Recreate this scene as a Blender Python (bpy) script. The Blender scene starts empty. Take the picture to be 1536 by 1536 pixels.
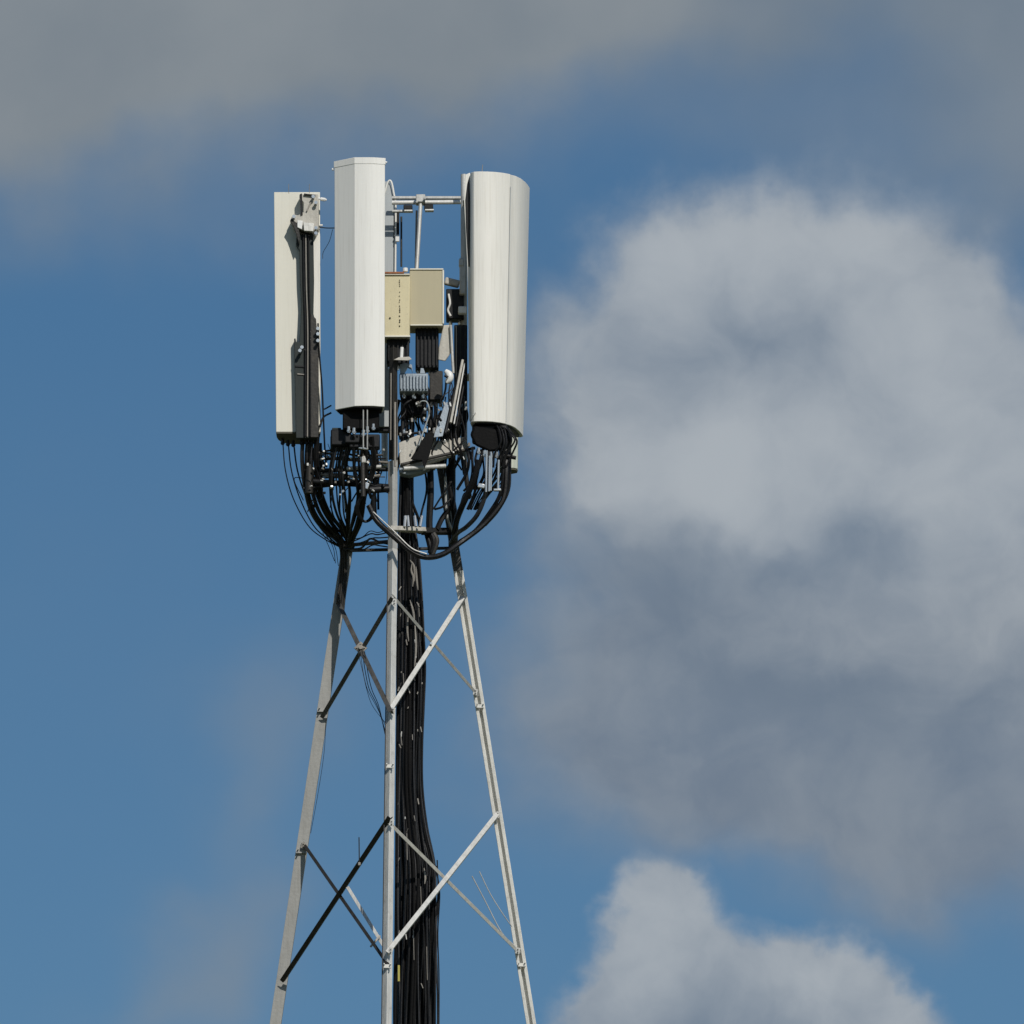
import bpy, math, random
from mathutils import Vector, Matrix
R = math.radians
sc = bpy.context.scene
C = sc.collection
# ------------------------------------------------------------------ camera
PITCH = R(14.0); CAM = Vector((0.0, -100.0, 1.6)); LENS = 458.0
FPX = 1536 * LENS / 36.0
cd = bpy.data.cameras.new('camera'); cam = bpy.data.objects.new('camera', cd); C.objects.link(cam)
cam.location = CAM; cam.rotation_euler = (R(90) + PITCH, 0, 0)
cd.lens = LENS; cd.sensor_width = 36; cd.clip_start = 1; cd.clip_end = 20000
sc.camera = cam
# ------------------------------------------------------------------ sun, sky
SUN_EL, SUN_AZ = 36.0, 21.0          # elevation; degrees to the right of straight behind the camera
sd = bpy.data.lights.new('sun', 'SUN'); sun = bpy.data.objects.new('sun', sd); C.objects.link(sun)
sd.energy = 2.95; sd.angle = R(0.5); sd.color = (1.0, 0.955, 0.88)
sv = Vector((math.sin(R(SUN_AZ)) * math.cos(R(SUN_EL)), -math.cos(R(SUN_AZ)) * math.cos(R(SUN_EL)), math.sin(R(SUN_EL))))
sun.rotation_euler = sv.to_track_quat('Z', 'Y').to_euler(); sun.location = (0, 0, 60)
sc.view_settings.view_transform = 'Standard'; sc.view_settings.look = 'None'
sc.view_settings.exposure = 0.0; sc.view_settings.gamma = 1.0

world = bpy.data.worlds.new('World'); sc.world = world; world.use_nodes = True
NT = world.node_tree; NT.nodes.clear(); N = NT.nodes; L = NT.links
def nd(t, **k):
    n = N.new(t)
    for a, b in k.items(): setattr(n, a, b)
    return n
def setin(sock, v):
    if hasattr(v, 'is_linked') or isinstance(v, bpy.types.NodeSocket): L.new(v, sock)
    else: sock.default_value = v
def M(op, a, b=0.0, c=0.0, clamp=False):
    n = nd('ShaderNodeMath', operation=op, use_clamp=clamp)
    setin(n.inputs[0], a); setin(n.inputs[1], b)
    if len(n.inputs) > 2: setin(n.inputs[2], c)
    return n.outputs[0]
def V(op, a, b=(0, 0, 0)):
    n = nd('ShaderNodeVectorMath', operation=op); setin(n.inputs[0], a)
    if op not in ('LENGTH', 'NORMALIZE'): setin(n.inputs[1], b)
    return n.outputs[1] if op in ('DOT_PRODUCT', 'LENGTH') else n.outputs[0]
def comb(x, y, z=0.0):
    n = nd('ShaderNodeCombineXYZ'); setin(n.inputs[0], x); setin(n.inputs[1], y); setin(n.inputs[2], z); return n.outputs[0]
def noise(vec, scale, detail=4, rough=0.5, col=False):
    n = nd('ShaderNodeTexNoise', noise_dimensions='3D'); L.new(vec, n.inputs['Vector'])
    n.inputs['Scale'].default_value = scale; n.inputs['Detail'].default_value = detail; n.inputs['Roughness'].default_value = rough
    return n.outputs['Color' if col else 'Fac']
def sstep(v, lo, hi):
    n = nd('ShaderNodeMapRange', interpolation_type='SMOOTHSTEP'); setin(n.inputs[0], v)
    n.inputs[1].default_value = lo; n.inputs[2].default_value = hi; return n.outputs[0]
def mixc(f, a, b):
    n = nd('ShaderNodeMix', data_type='RGBA'); setin(n.inputs[0], f); setin(n.inputs[6], a); setin(n.inputs[7], b); return n.outputs[2]
tc = nd('ShaderNodeTexCoord'); D = tc.outputs['Generated']
ct, st = math.cos(PITCH), math.sin(PITCH)
dF = V('DOT_PRODUCT', D, (0, ct, st)); dU = V('DOT_PRODUCT', D, (0, -st, ct)); dR = V('DOT_PRODUCT', D, (1, 0, 0))
dFc = M('MAXIMUM', dF, 0.05)
K = FPX / 1000.0                                      # the patch of sky north of the tower, in thousandths of its own grid
u = M('ADD', M('MULTIPLY', M('DIVIDE', dR, dFc), K), 0.768)
v = M('SUBTRACT', 0.768, M('MULTIPLY', M('DIVIDE', dU, dFc), K))
P0 = comb(u, v)
w1 = V('MULTIPLY', V('SUBTRACT', noise(P0, 2.6, 2, 0.5, True), (.5, .5, .5)), (0.26, 0.26, 0))
w2 = V('MULTIPLY', V('SUBTRACT', noise(P0, 10.0, 4, 0.5, True), (.5, .5, .5)), (0.09, 0.09, 0))
PW = V('ADD', V('ADD', P0, w1), w2)
def blob(cx, cy, rx, ry, amp=1.0, ang=0.0, src=None):
    d = V('SUBTRACT', src or PW, (cx, cy, 0))
    if ang:
        a = R(ang)
        d = comb(V('DOT_PRODUCT', d, (math.cos(a), math.sin(a), 0)), V('DOT_PRODUCT', d, (-math.sin(a), math.cos(a), 0)))
    d = V('MULTIPLY', d, (1 / rx, 1 / ry, 0))
    return M('MULTIPLY', M('EXPONENT', M('MULTIPLY', V('DOT_PRODUCT', d, d), -1.0)), amp)
def total(bl):
    s = bl[0]
    for b in bl[1:]: s = M('ADD', s, b)
    return s
# soft high band of grey cloud
PL = V('ADD', P0, w2)
w3 = V('MULTIPLY', V('SUBTRACT', noise(P0, 24.0, 4, 0.55, True), (.5, .5, .5)), (0.035, 0.035, 0))
PS = V('ADD', V('ADD', P0, w2), w3)
band = total([blob(.05, -.14, .50, .36, 1.25), blob(.50, -.10, .42, .27, 1.1), blob(-.02, .14, .22, .17, .6), blob(.95, -.10, .40, .22, 1.1),
              blob(1.28, -.16, .34, .18, 1.0), blob(1.60, .02, .22, .26, .85), blob(1.18, .16, .24, .13, .26), blob(1.50, .22, .16, .12, .30)])
cumul = total([blob(1.13, .41, .17, .13, 1.15, 0, PS), blob(.99, .44, .11, .13, .75, 0, PS), blob(1.34, .44, .15, .15, .95, 0, PS), blob(1.18, .62, .32, .17, 1.0), blob(.93, .60, .10, .12, .40, 0, PS),
               blob(1.48, .70, .24, .22, .95), blob(1.03, .70, .16, .12, .7, 0, PS), blob(1.44, .47, .10, .10, .45, 0, PS), blob(1.24, .90, .34, .22, 1.0), blob(.98, .92, .14, .12, .30),
               blob(1.46, .96, .26, .16, .8), blob(.85, .50, .07, .06, .28)])
low = total([blob(.985, 1.42, .085, .12, 1.1, 0, PS), blob(.92, 1.54, .08, .10, .7, 0, PS), blob(1.08, 1.50, .11, .10, 1.0, 0, PS), blob(1.22, 1.49, .10, .085, 1.1, 0, PS),
             blob(1.32, 1.56, .09, .09, .95, 0, PS), blob(1.1, 1.62, .3, .12, 1.2, 0, PS), blob(.99, 1.33, .045, .05, .35, 0, PS)])
haze_ = total([blob(.87, .60, .13, .16, .6), blob(1.00, .93, .20, .17, .75), blob(.92, 1.05, .16, .17, .65), blob(1.06, 1.17, .24, .12, .65), blob(1.25, 1.02, .34, .22, .9), blob(1.48, 1.08, .26, .22, .9), blob(1.26, 1.20, .34, .12, .6), blob(1.50, 1.24, .2, .1, .4)])
veil = total([blob(.85, .88, .10, .16, .25), blob(.84, .60, .08, .15, .25), blob(.80, 1.05, .12, .14, .22), blob(.31, 1.44, .10, .11, .62), blob(.42, 1.10, .13, .12, .36), blob(.22, 1.50, .08, .06, .3),
              blob(.42, 1.36, .08, .06, .28), blob(1.15, 1.22, .30, .09, .32), blob(1.45, 1.28, .20, .09, .32), blob(1.25, .24, .28, .09, .30), blob(1.50, .32, .10, .09, .3), blob(.38, 1.22, .06, .08, .2), blob(.30, .33, .22, .07, .16), blob(.55, .22, .2, .06, .14), blob(.12, .9, .25, .3, .05)])
fb = noise(P0, 4.2, 6, 0.5); fb2 = noise(V('ADD', P0, (3.1, 1.7, 0)), 2.4, 3, 0.45); fb3 = noise(V('ADD', PW, (7.7, 2.2, 0)), 11.0, 6, 0.52)
aBand = M('MULTIPLY', sstep(M('ADD', band, M('MULTIPLY', M('SUBTRACT', fb2, .5), .22)), .04, 1.08), .92)
fbc = M('ADD', M('MULTIPLY', M('SUBTRACT', fb, .5), .50), M('MULTIPLY', M('SUBTRACT', fb3, .5), .28))
aCum = M('MULTIPLY', sstep(M('ADD', cumul, fbc), .14, 1.05), .88)
aLow = M('MULTIPLY', sstep(M('ADD', low, fbc), .30, .90), .90)
aHaze = M('MULTIPLY', sstep(M('ADD', haze_, M('MULTIPLY', fbc, .45)), -.05, 1.35), .92)
aVeil = M('MULTIPLY', M('MULTIPLY', veil, M('ADD', .45, M('MULTIPLY', fb, 1.1))), 1.0, clamp=True)
# light and dark parts of the cloud bodies
lite = total([blob(1.13, .36, .13, .07, .8, 0, PS), blob(1.00, .40, .10, .08, .45, 0, PS), blob(1.30, .335, .07, .07, .65, 0, PS), blob(1.40, .47, .12, .12, .55), blob(1.28, .68, .26, .10, .55),
              blob(1.02, .69, .12, .08, .85), blob(1.46, .84, .12, .16, .5), blob(.985, 1.42, .09, .12, .5, 0, PS), blob(1.22, 1.46, .10, .06, .5, 0, PS), blob(1.36, 1.53, .05, .06, .3, 0, PS), blob(1.22, .92, .12, .07, .35), blob(.99, 1.08, .12, .09, .30), blob(.92, .56, .09, .10, .2)])
dark = total([blob(1.06, .87, .24, .07, .35), blob(1.3, 1.14, .34, .12, .45), blob(.93, 1.0, .2, .22, .3), blob(1.14, .50, .14, .06, .28), blob(1.3, .80, .2, .05, .35), blob(1.14, 1.03, .16, .07, .35), blob(1.07, 1.58, .13, .06, .5), blob(1.2, 1.04, .6, .22, .5)])
lum = M('ADD', M('SUBTRACT', lite, dark), M('ADD', M('MULTIPLY', M('SUBTRACT', fb, .5), .9), M('MULTIPLY', M('SUBTRACT', fb3, .5), .95)))
lumN = sstep(lum, -1.15, 1.05)
sky = nd('ShaderNodeTexSky', sky_type='NISHITA'); sky.sun_disc = False
sky.sun_elevation = R(SUN_EL); sky.sun_rotation = math.atan2(sv.x, sv.y)
sky.air_density = 1.0; sky.dust_density = 0.3; sky.ozone_density = 2.0; sky.altitude = 0
hs = nd('ShaderNodeHueSaturation'); L.new(sky.outputs[0], hs.inputs['Color'])
hs.inputs['Saturation'].default_value = 1.31; hs.inputs['Value'].default_value = 1.0
SKYC = hs.outputs[0]
SB = 0.054                                             # background strength
def cc(r, g, b): return (r / SB, g / SB, b / SB, 1)
cumC = mixc(lumN, cc(.150, .197, .262), cc(.43, .46, .485))
bandC = mixc(sstep(M('SUBTRACT', u, M('MULTIPLY', M('SUBTRACT', fb2, .5), .9)), .75, 1.25), cc(.236, .262, .280), cc(.175, .218, .268))
veilC = cc(.215, .255, .300)
c = mixc(aVeil, SKYC, veilC)
bandC = mixc(sstep(M('ADD', M('MULTIPLY', fb2, .6), M('MULTIPLY', fb, .4)), .36, .64), mixc(.28, bandC, cc(.150, .190, .235)), mixc(.22, bandC, cc(.33, .355, .37)))
c = mixc(aBand, c, bandC)
c = mixc(aHaze, c, mixc(sstep(M('ADD', M('SUBTRACT', fb3, .5), M('SUBTRACT', fb, .5)), -.35, .35), cc(.165, .207, .268), cc(.225, .263, .312)))
c = mixc(aCum, c, cumC)
c = mixc(aLow, c, cumC)
# elsewhere in the sky: scattered cloud of the same kind
far = V('MULTIPLY', D, (1, 1, 1.8))
g1 = sstep(noise(far, 5.0, 7, .55), .50, .62); g2 = noise(far, 14.0, 6, .6)
out = sstep(V('LENGTH', V('SUBTRACT', P0, (.768, .768, 0))), 1.5, 2.6)
above = sstep(V('DOT_PRODUCT', D, (0, 0, 1)), 0.0, 0.08)
back = M('LESS_THAN', dF, 0.05)
outm = M('MULTIPLY', M('MULTIPLY', M('MAXIMUM', out, back), above), M('MULTIPLY', g1, .9))
c = mixc(outm, c, mixc(g2, cc(.14, .18, .24), cc(.38, .41, .43)))
bg = nd('ShaderNodeBackground'); L.new(c, bg.inputs[0]); bg.inputs[1].default_value = SB
wo = nd('ShaderNodeOutputWorld'); L.new(bg.outputs[0], wo.inputs[0])
world.cycles.sampling_method = 'MANUAL'; world.cycles.sample_map_resolution = 1024

# ------------------------------------------------------------------ helpers
def W(px, py, y):
    """world point where the sight line of that grid position meets the upright plane at depth y"""
    a, b = (px - 768) / FPX, (768 - py) / FPX
    d = Vector((a, ct - b * st, st + b * ct))
    return CAM + d * ((y - CAM.y) / d.y)
PX = 103.0 / FPX
def tag(o, label=None, cat=None, group=None, kind=None):
    if label: o['label'] = label
    if cat: o['category'] = cat
    if group: o['group'] = group
    if kind: o['kind'] = kind
    return o
def thing(name, loc, label, cat, group=None):
    o = bpy.data.objects.new(name, None); C.objects.link(o); o.location = loc; o.empty_display_size = .1
    return tag(o, label, cat, group)
def worldpos(o):
    p = Vector(o.location)
    while o.parent: o = o.parent; p += Vector(o.location)
    return p
class MB:
    def __init__(s): s.v = []; s.f = []
    def add(s, vs, fs):
        n = len(s.v); s.v += [Vector(p) for p in vs]; s.f += [tuple(i + n for i in f) for f in fs]; return s
    def loft(s, rings, cap=True):
        n = len(rings[0]); vs = [p for r in rings for p in r]; fs = []
        for k in range(len(rings) - 1):
            for i in range(n):
                j = (i + 1) % n; fs.append((k * n + i, k * n + j, (k + 1) * n + j, (k + 1) * n + i))
        if cap:
            fs.append(tuple(range(n - 1, -1, -1))); fs.append(tuple((len(rings) - 1) * n + i for i in range(n)))
        return s.add(vs, fs)
    def box(s, a, b):
        x0, y0, z0 = a; x1, y1, z1 = b
        if x0 > x1: x0, x1 = x1, x0
        if y0 > y1: y0, y1 = y1, y0
        if z0 > z1: z0, z1 = z1, z0
        return s.loft([[(x0, y0, z), (x1, y0, z), (x1, y1, z), (x0, y1, z)] for z in (z0, z1)])
    def rbox(s, c, size, rz=0.0, rx=0.0, ry=0.0):
        m = Matrix.Translation(c) @ Matrix.Rotation(rz, 4, 'Z') @ Matrix.Rotation(ry, 4, 'Y') @ Matrix.Rotation(rx, 4, 'X')
        hx, hy, hz = [q / 2 for q in size]
        return s.loft([[m @ Vector(p) for p in ((-hx, -hy, z), (hx, -hy, z), (hx, hy, z), (-hx, hy, z))] for z in (-hz, hz)])
    def bar(s, p0, p1, sec, front=Vector((0, -1, 0))):
        """extrude a section (list of (side, front) metres) from p0 to p1"""
        p0, p1 = Vector(p0), Vector(p1); t = (p1 - p0).normalized()
        fr = (front - t * front.dot(t)).normalized(); sd_ = t.cross(fr)
        return s.loft([[p + sd_ * a + fr * b for a, b in sec] for p in (p0, p1)])
    def tube(s, pts, r, n=8, smooth=5, rad=None):
        pts = [Vector(p) for p in pts]
        if smooth > 1 and len(pts) > 2:
            q = []; E = [pts[0] * 2 - pts[1]] + pts + [pts[-1] * 2 - pts[-2]]
            for i in range(1, len(E) - 2):
                a, b, c_, d = E[i - 1:i + 3]
                for k in range(smooth):
                    t = k / smooth
                    q.append(.5 * ((2 * b) + (c_ - a) * t + (2 * a - 5 * b + 4 * c_ - d) * t * t + (3 * b - a - 3 * c_ + d) * t ** 3))
            q.append(pts[-1]); pts = q
        m = len(pts); rings = []; up = None
        for i, p in enumerate(pts):
            t = (pts[min(i + 1, m - 1)] - pts[max(i - 1, 0)]).normalized()
            if up is None: up = t.orthogonal().normalized()
            up = (up - t * up.dot(t)).normalized(); sd_ = t.cross(up)
            rr = r * (rad(i / (m - 1)) if rad else 1)
            rings.append([p + (up * math.cos(6.28318 * k / n) + sd_ * math.sin(6.28318 * k / n)) * rr for k in range(n)])
        return s.loft(rings)
    def build(s, name, mat, parent=None, bevel=0, smooth=35, label=None, loc=None):
        if parent: off = worldpos(parent)
        else: off = Vector(loc) if loc else sum(s.v, Vector()) / len(s.v)
        me = bpy.data.meshes.new(name); me.from_pydata([p - off for p in s.v], [], s.f); me.validate()
        import bmesh
        bm = bmesh.new(); bm.from_mesh(me); bmesh.ops.recalc_face_normals(bm, faces=bm.faces); bm.to_mesh(me); bm.free()
        me.materials.append(mat)
        for p in me.polygons: p.use_smooth = True
        me.set_sharp_from_angle(angle=R(smooth))
        o = bpy.data.objects.new(name, me); C.objects.link(o)
        if parent: o.parent = parent
        else: o.location = off
        if bevel:
            b = o.modifiers.new('bevel', 'BEVEL'); b.width = bevel; b.segments = 2; b.limit_method = 'ANGLE'; b.angle_limit = R(40)
        if label: o['label'] = label
        return o
def rect(w, d): return [(-w / 2, -d / 2), (w / 2, -d / 2), (w / 2, d / 2), (-w / 2, d / 2)]
def ell(w, t, side=1):      # angle iron: one flange across, one running back
    s_ = side; pts = [(-w / 2 * s_, 0), (w / 2 * s_, 0), (w / 2 * s_, -t), ((-w / 2 + t) * s_, -t), ((-w / 2 + t) * s_, -w), (-w / 2 * s_, -w)]
    return pts if s_ > 0 else pts[::-1]
def vee(w, t, half=30):     # 60 degree leg profile, its nose outwards
    a = R(half); o = []
    nx, ny = math.sin(a), math.cos(a)
    L1 = (-w * nx, -w * ny); R1 = (w * nx, -w * ny)
    return [(0, 0), L1, (L1[0] + t, L1[1]), (0, -t * 2.0), (R1[0] - t, R1[1]), R1]

# ------------------------------------------------------------------ materials
def mat(name, col, rough=.5, metal=0.0, var=.08, vscale=6.0, streak=0.0, dirt=None, dirtamt=0.0, bump=0.0, spec=.5, bscale=60, speck=0.0):
    m = bpy.data.materials.new(name); m.use_nodes = True; nt = m.node_tree; b = nt.nodes['Principled BSDF']
    def n_(t, **k):
        q = nt.nodes.new(t)
        for a, c_ in k.items(): setattr(q, a, c_)
        return q
    lk = nt.links.new
    t = n_('ShaderNodeTexCoord'); mp = n_('ShaderNodeMapping'); lk(t.outputs['Object'], mp.inputs[0])
    mp.inputs['Scale'].default_value = (1, 1, .22)
    ns = n_('ShaderNodeTexNoise'); lk(mp.outputs[0], ns.inputs['Vector']); ns.inputs['Scale'].default_value = vscale; ns.inputs['Detail'].default_value = 6; ns.inputs['Roughness'].default_value = .6
    hi = [min(1, c_ * (1 + var)) for c_ in col]; lo = [c_ * (1 - var) for c_ in col]
    mr = n_('ShaderNodeMapRange'); lk(ns.outputs['Fac'], mr.inputs[0]); mr.inputs[1].default_value = .3; mr.inputs[2].default_value = .7
    mx = n_('ShaderNodeMix', data_type='RGBA'); lk(mr.outputs[0], mx.inputs[0]); mx.inputs[6].default_value = (*lo, 1); mx.inputs[7].default_value = (*hi, 1)
    cur = mx.outputs[2]
    if streak:
        m2 = n_('ShaderNodeMapping'); lk(t.outputs['Object'], m2.inputs[0]); m2.inputs['Scale'].default_value = (1, 1, .03)
        n2 = n_('ShaderNodeTexNoise'); lk(m2.outputs[0], n2.inputs['Vector']); n2.inputs['Scale'].default_value = 70; n2.inputs['Detail'].default_value = 3
        r2 = n_('ShaderNodeMapRange'); lk(n2.outputs['Fac'], r2.inputs[0]); r2.inputs[1].default_value = .50; r2.inputs[2].default_value = .78; r2.inputs[4].default_value = streak
        x2 = n_('ShaderNodeMix', data_type='RGBA'); lk(r2.outputs[0], x2.inputs[0]); lk(cur, x2.inputs[6]); x2.inputs[7].default_value = (*(dirt or (.3, .28, .24)), 1); cur = x2.outputs[2]
    if dirtamt:
        n3 = n_('ShaderNodeTexNoise'); lk(t.outputs['Object'], n3.inputs['Vector']); n3.inputs['Scale'].default_value = 16; n3.inputs['Detail'].default_value = 8; n3.inputs['Roughness'].default_value = .7
        r3 = n_('ShaderNodeMapRange'); lk(n3.outputs['Fac'], r3.inputs[0]); r3.inputs[1].default_value = .54; r3.inputs[2].default_value = .68; r3.inputs[4].default_value = dirtamt
        x3 = n_('ShaderNodeMix', data_type='RGBA'); lk(r3.outputs[0], x3.inputs[0]); lk(cur, x3.inputs[6]); x3.inputs[7].default_value = (*(dirt or (.2, .18, .15)), 1); cur = x3.outputs[2]
    if speck:
        n4 = n_('ShaderNodeTexNoise'); lk(t.outputs['Object'], n4.inputs['Vector']); n4.inputs['Scale'].default_value = 90; n4.inputs['Detail'].default_value = 3
        r4 = n_('ShaderNodeMapRange'); lk(n4.outputs['Fac'], r4.inputs[0]); r4.inputs[1].default_value = .66; r4.inputs[2].default_value = .72; r4.inputs[4].default_value = speck
        x4 = n_('ShaderNodeMix', data_type='RGBA'); lk(r4.outputs[0], x4.inputs[0]); lk(cur, x4.inputs[6]); x4.inputs[7].default_value = (*(dirt or (.2, .18, .15)), 1); cur = x4.outputs[2]
    lk(cur, b.inputs['Base Color'])
    rr = n_('ShaderNodeMapRange'); lk(ns.outputs['Fac'], rr.inputs[0]); rr.inputs[3].default_value = max(.05, rough - .12); rr.inputs[4].default_value = min(1, rough + .12); lk(rr.outputs[0], b.inputs['Roughness'])
    b.inputs['Metallic'].default_value = metal; b.inputs['Specular IOR Level'].default_value = spec
    if bump:
        nb = n_('ShaderNodeTexNoise'); lk(t.outputs['Object'], nb.inputs['Vector']); nb.inputs['Scale'].default_value = bscale; nb.inputs['Detail'].default_value = 5
        bp = n_('ShaderNodeBump'); lk(nb.outputs['Fac'], bp.inputs['Height']); bp.inputs['Strength'].default_value = bump; bp.inputs['Distance'].default_value = .01; lk(bp.outputs[0], b.inputs['Normal'])
    return m
WHITE = mat('white_radome', (.80, .785, .73), .45, var=.03, vscale=3, streak=.26, dirt=(.42, .39, .31), bump=.05, bscale=14, speck=.10)
WHITE2 = mat('cool_white_radome', (.79, .785, .75), .42, var=.03, vscale=3, streak=.24, dirt=(.42, .39, .33), bump=.04, bscale=14, speck=.12)
CREAM = mat('cream_panel_back', (.74, .72, .63), .5, var=.03, vscale=3, streak=.15, dirt=(.40, .37, .30), bump=.05, bscale=14)
GREYP = mat('grey_shell', (.42, .45, .46), .5, var=.06, streak=.2, dirt=(.25, .25, .24))
YELL = mat('yellowed_paint', (.63, .565, .37), .6, var=.07, streak=.12, dirt=(.25, .19, .10), dirtamt=.10, speck=.65)
BEIGE = mat('beige_paint', (.445, .40, .27), .55, var=.04, streak=.10, dirt=(.28, .24, .16), speck=.15)
RUST = mat('rust', (.32, .12, .05), .85, var=.3, vscale=40)
GALV = mat('galvanised_steel', (.52, .52, .50), .50, metal=.25, var=.12, vscale=18, streak=.45, dirt=(.20, .18, .15), dirtamt=.35, bump=.15, bscale=40)
DSTEEL = mat('dark_steel', (.085, .082, .076), .55, metal=.2, var=.3, vscale=20, streak=.5, dirt=(.03, .03, .028), dirtamt=.3, bump=.2)
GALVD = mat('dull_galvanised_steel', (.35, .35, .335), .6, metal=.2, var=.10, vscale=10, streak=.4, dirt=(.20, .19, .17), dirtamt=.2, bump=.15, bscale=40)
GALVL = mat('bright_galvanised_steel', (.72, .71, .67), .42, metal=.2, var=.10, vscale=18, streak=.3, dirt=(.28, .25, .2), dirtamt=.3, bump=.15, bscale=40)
TARN = mat('tarnished_steel', (.30, .28, .25), .6, metal=.2, var=.2, vscale=20, streak=.4, dirt=(.12, .10, .08), dirtamt=.3, bump=.2)
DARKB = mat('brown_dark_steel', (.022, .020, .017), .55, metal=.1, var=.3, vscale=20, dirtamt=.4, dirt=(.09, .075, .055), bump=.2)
DGREY = mat('dark_green_grey_paint', (.024, .032, .031), .6, spec=.3, var=.2, vscale=10, streak=.4, dirt=(.03, .03, .03), dirtamt=.2, bump=.1)
BLACKP = mat('black_paint', (.007, .0075, .009), .5, var=.3, dirtamt=.3, dirt=(.03, .03, .03), bump=.1, spec=.3)
RUBBER = mat('black_cable_sheath', (.006, .006, .007), .42, var=.3, vscale=30, dirtamt=.25, dirt=(.025, .024, .022), bump=.15, spec=.3)
SHEATH = mat('dark_grey_cable_sheath', (.022, .022, .024), .4, var=.3, vscale=30, bump=.15)
SOOT = mat('matt_black_rubber', (.004, .004, .0045), .7, var=.3, dirtamt=.3, dirt=(.015, .014, .012), bump=.3, spec=.15)
OLIVE = mat('dirty_underside', (.10, .095, .07), .7, var=.25, dirtamt=.4, dirt=(.04, .035, .025), bump=.2)
PALE = mat('pale_weathered_plate', (.50, .48, .43), .65, var=.12, vscale=14, streak=.2, dirt=(.2, .18, .15), dirtamt=.45, bump=.3)
BLUEG = mat('blue_grey_cast_metal', (.30, .35, .40), .45, metal=.2, var=.12, vscale=20, dirtamt=.3, dirt=(.12, .13, .14), bump=.15)
CHROME = mat('plated_connector', (.75, .75, .72), .25, metal=.8, var=.1, dirtamt=.2)
WPLAS = mat('white_plastic', (.8, .8, .78), .4, var=.05)
GREEN = mat('pale_greenish_shell', (.56, .60, .52), .5, var=.05, streak=.15, dirt=(.35, .36, .3))
YTAPE = mat('yellow_tape', (.55, .48, .12), .5)

# ------------------------------------------------------------------ ground
gm = bpy.data.materials.new('grass_field'); gm.use_nodes = True
gb = gm.node_tree.nodes['Principled BSDF']; gn = gm.node_tree.nodes.new('ShaderNodeTexNoise'); gt = gm.node_tree.nodes.new('ShaderNodeTexCoord')
gr = gm.node_tree.nodes.new('ShaderNodeValToRGB'); gm.node_tree.links.new(gt.outputs['Object'], gn.inputs['Vector']); gn.inputs['Scale'].default_value = .05; gn.inputs['Detail'].default_value = 10
gr.color_ramp.elements[0].color = (.035, .05, .02, 1); gr.color_ramp.elements[1].color = (.11, .12, .05, 1)
gm.node_tree.links.new(gn.outputs['Fac'], gr.inputs[0]); gm.node_tree.links.new(gr.outputs[0], gb.inputs['Base Color']); gb.inputs['Roughness'].default_value = .95
g = MB(); n = 24; G = 4000
g.add([((i / n - .5) * 2 * G, (j / n - .5) * 2 * G, 0) for j in range(n + 1) for i in range(n + 1)],
      [(j * (n + 1) + i, j * (n + 1) + i + 1, (j + 1) * (n + 1) + i + 1, (j + 1) * (n + 1) + i) for j in range(n) for i in range(n)])
tag(g.build('ground', gm, loc=(0, 0, 0)), 'dry grass field', kind='structure'); del bpy.data.objects['ground']['label']

# ------------------------------------------------------------------ lattice tower
def lerp(a, b, t): return a + (b - a) * t
def legline(p0, p1):
    a, b = W(*p0), W(*p1)
    def at(py):
        lo, hi = -1.0, 30.0
        for _ in range(50):
            m_ = (lo + hi) / 2; p = a.lerp(b, m_); d = p - CAM
            q = 768 - FPX * (d.dot(Vector((0, -st, ct))) / d.dot(Vector((0, ct, st))))
            if q < py: lo = m_
            else: hi = m_
        return a.lerp(b, lo)
    t0 = a.z / (a.z - b.z)
    return at, a.lerp(b, t0)
legL, footL = legline((521, 820, .28), (411, 1548, .62))
legR, footR = legline((680, 810, .28), (797, 1536, .62))
legF, footF = legline((589, 820, -.48), (580, 1536, -1.12))
tower = thing('lattice_tower', ((footL + footR + footF) / 3), 'tall three-legged galvanised steel lattice tower with crossed diagonal braces carrying the white antennas', 'tower')
tc_ = (legL(1000) + legR(1000) + legF(1000)) / 3
def outward(p): 
    d = Vector((p.x - tc_.x, p.y - tc_.y, 0)); return d.normalized()
# left leg: broad flat flange towards the camera
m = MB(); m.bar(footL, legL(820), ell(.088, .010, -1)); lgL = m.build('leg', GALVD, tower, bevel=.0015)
chan = [(-.038, 0), (-.038, -.055), (.038, -.055), (.038, 0), (.012, 0), (.012, -.045), (-.014, -.045), (-.014, 0)]
m = MB(); m.bar(footR, legR(852), chan); m.build('leg', GALVL, tower, bevel=.0015)
m = MB(); m.bar(legR(856) + Vector((0, -.004, 0)), legR(690), ell(.075, .012, 1)); m.build('leg_extension', DSTEEL, tower, bevel=.0015, label='dark upper length of the right leg')
topF = W(590, 520, -.46)
m = MB(); m.bar(footF, legF(820), vee(.062, .009, 38)); lgF = m.build('leg', GALVL, tower, bevel=.0015)
m = MB(); m.bar(legF(822), W(589, 690, -.465), vee(.062, .009, 38)); m.build('leg_extension', GALV, tower, bevel=.0015, label='weathered upright top length of the front leg')
m = MB(); m.bar(W(589, 688, -.465), topF, vee(.055, .009, 38)); m.build('leg_extension', DARKB, tower, bevel=.0015, label='dark topmost length of the front leg')
m = MB(); m.tube([W(592.5, 700, -.52), W(592.5, 612, -.52), W(593, 605, -.52)], .009, 8); m.tube([W(586, 660, -.52), W(586.5, 560, -.52)], .005, 8, 1); m.build('highlight_tube', TARN, tower)  # pale tubes added to draw thin highlights on the dark leg top
m = MB(); m.bar(legF(1560) + Vector((-.040, .03, 0)), legF(830) + Vector((-.038, .03, 0)), rect(.008, .012)); m.build('cable_guide', BLACKP, tower)
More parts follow.
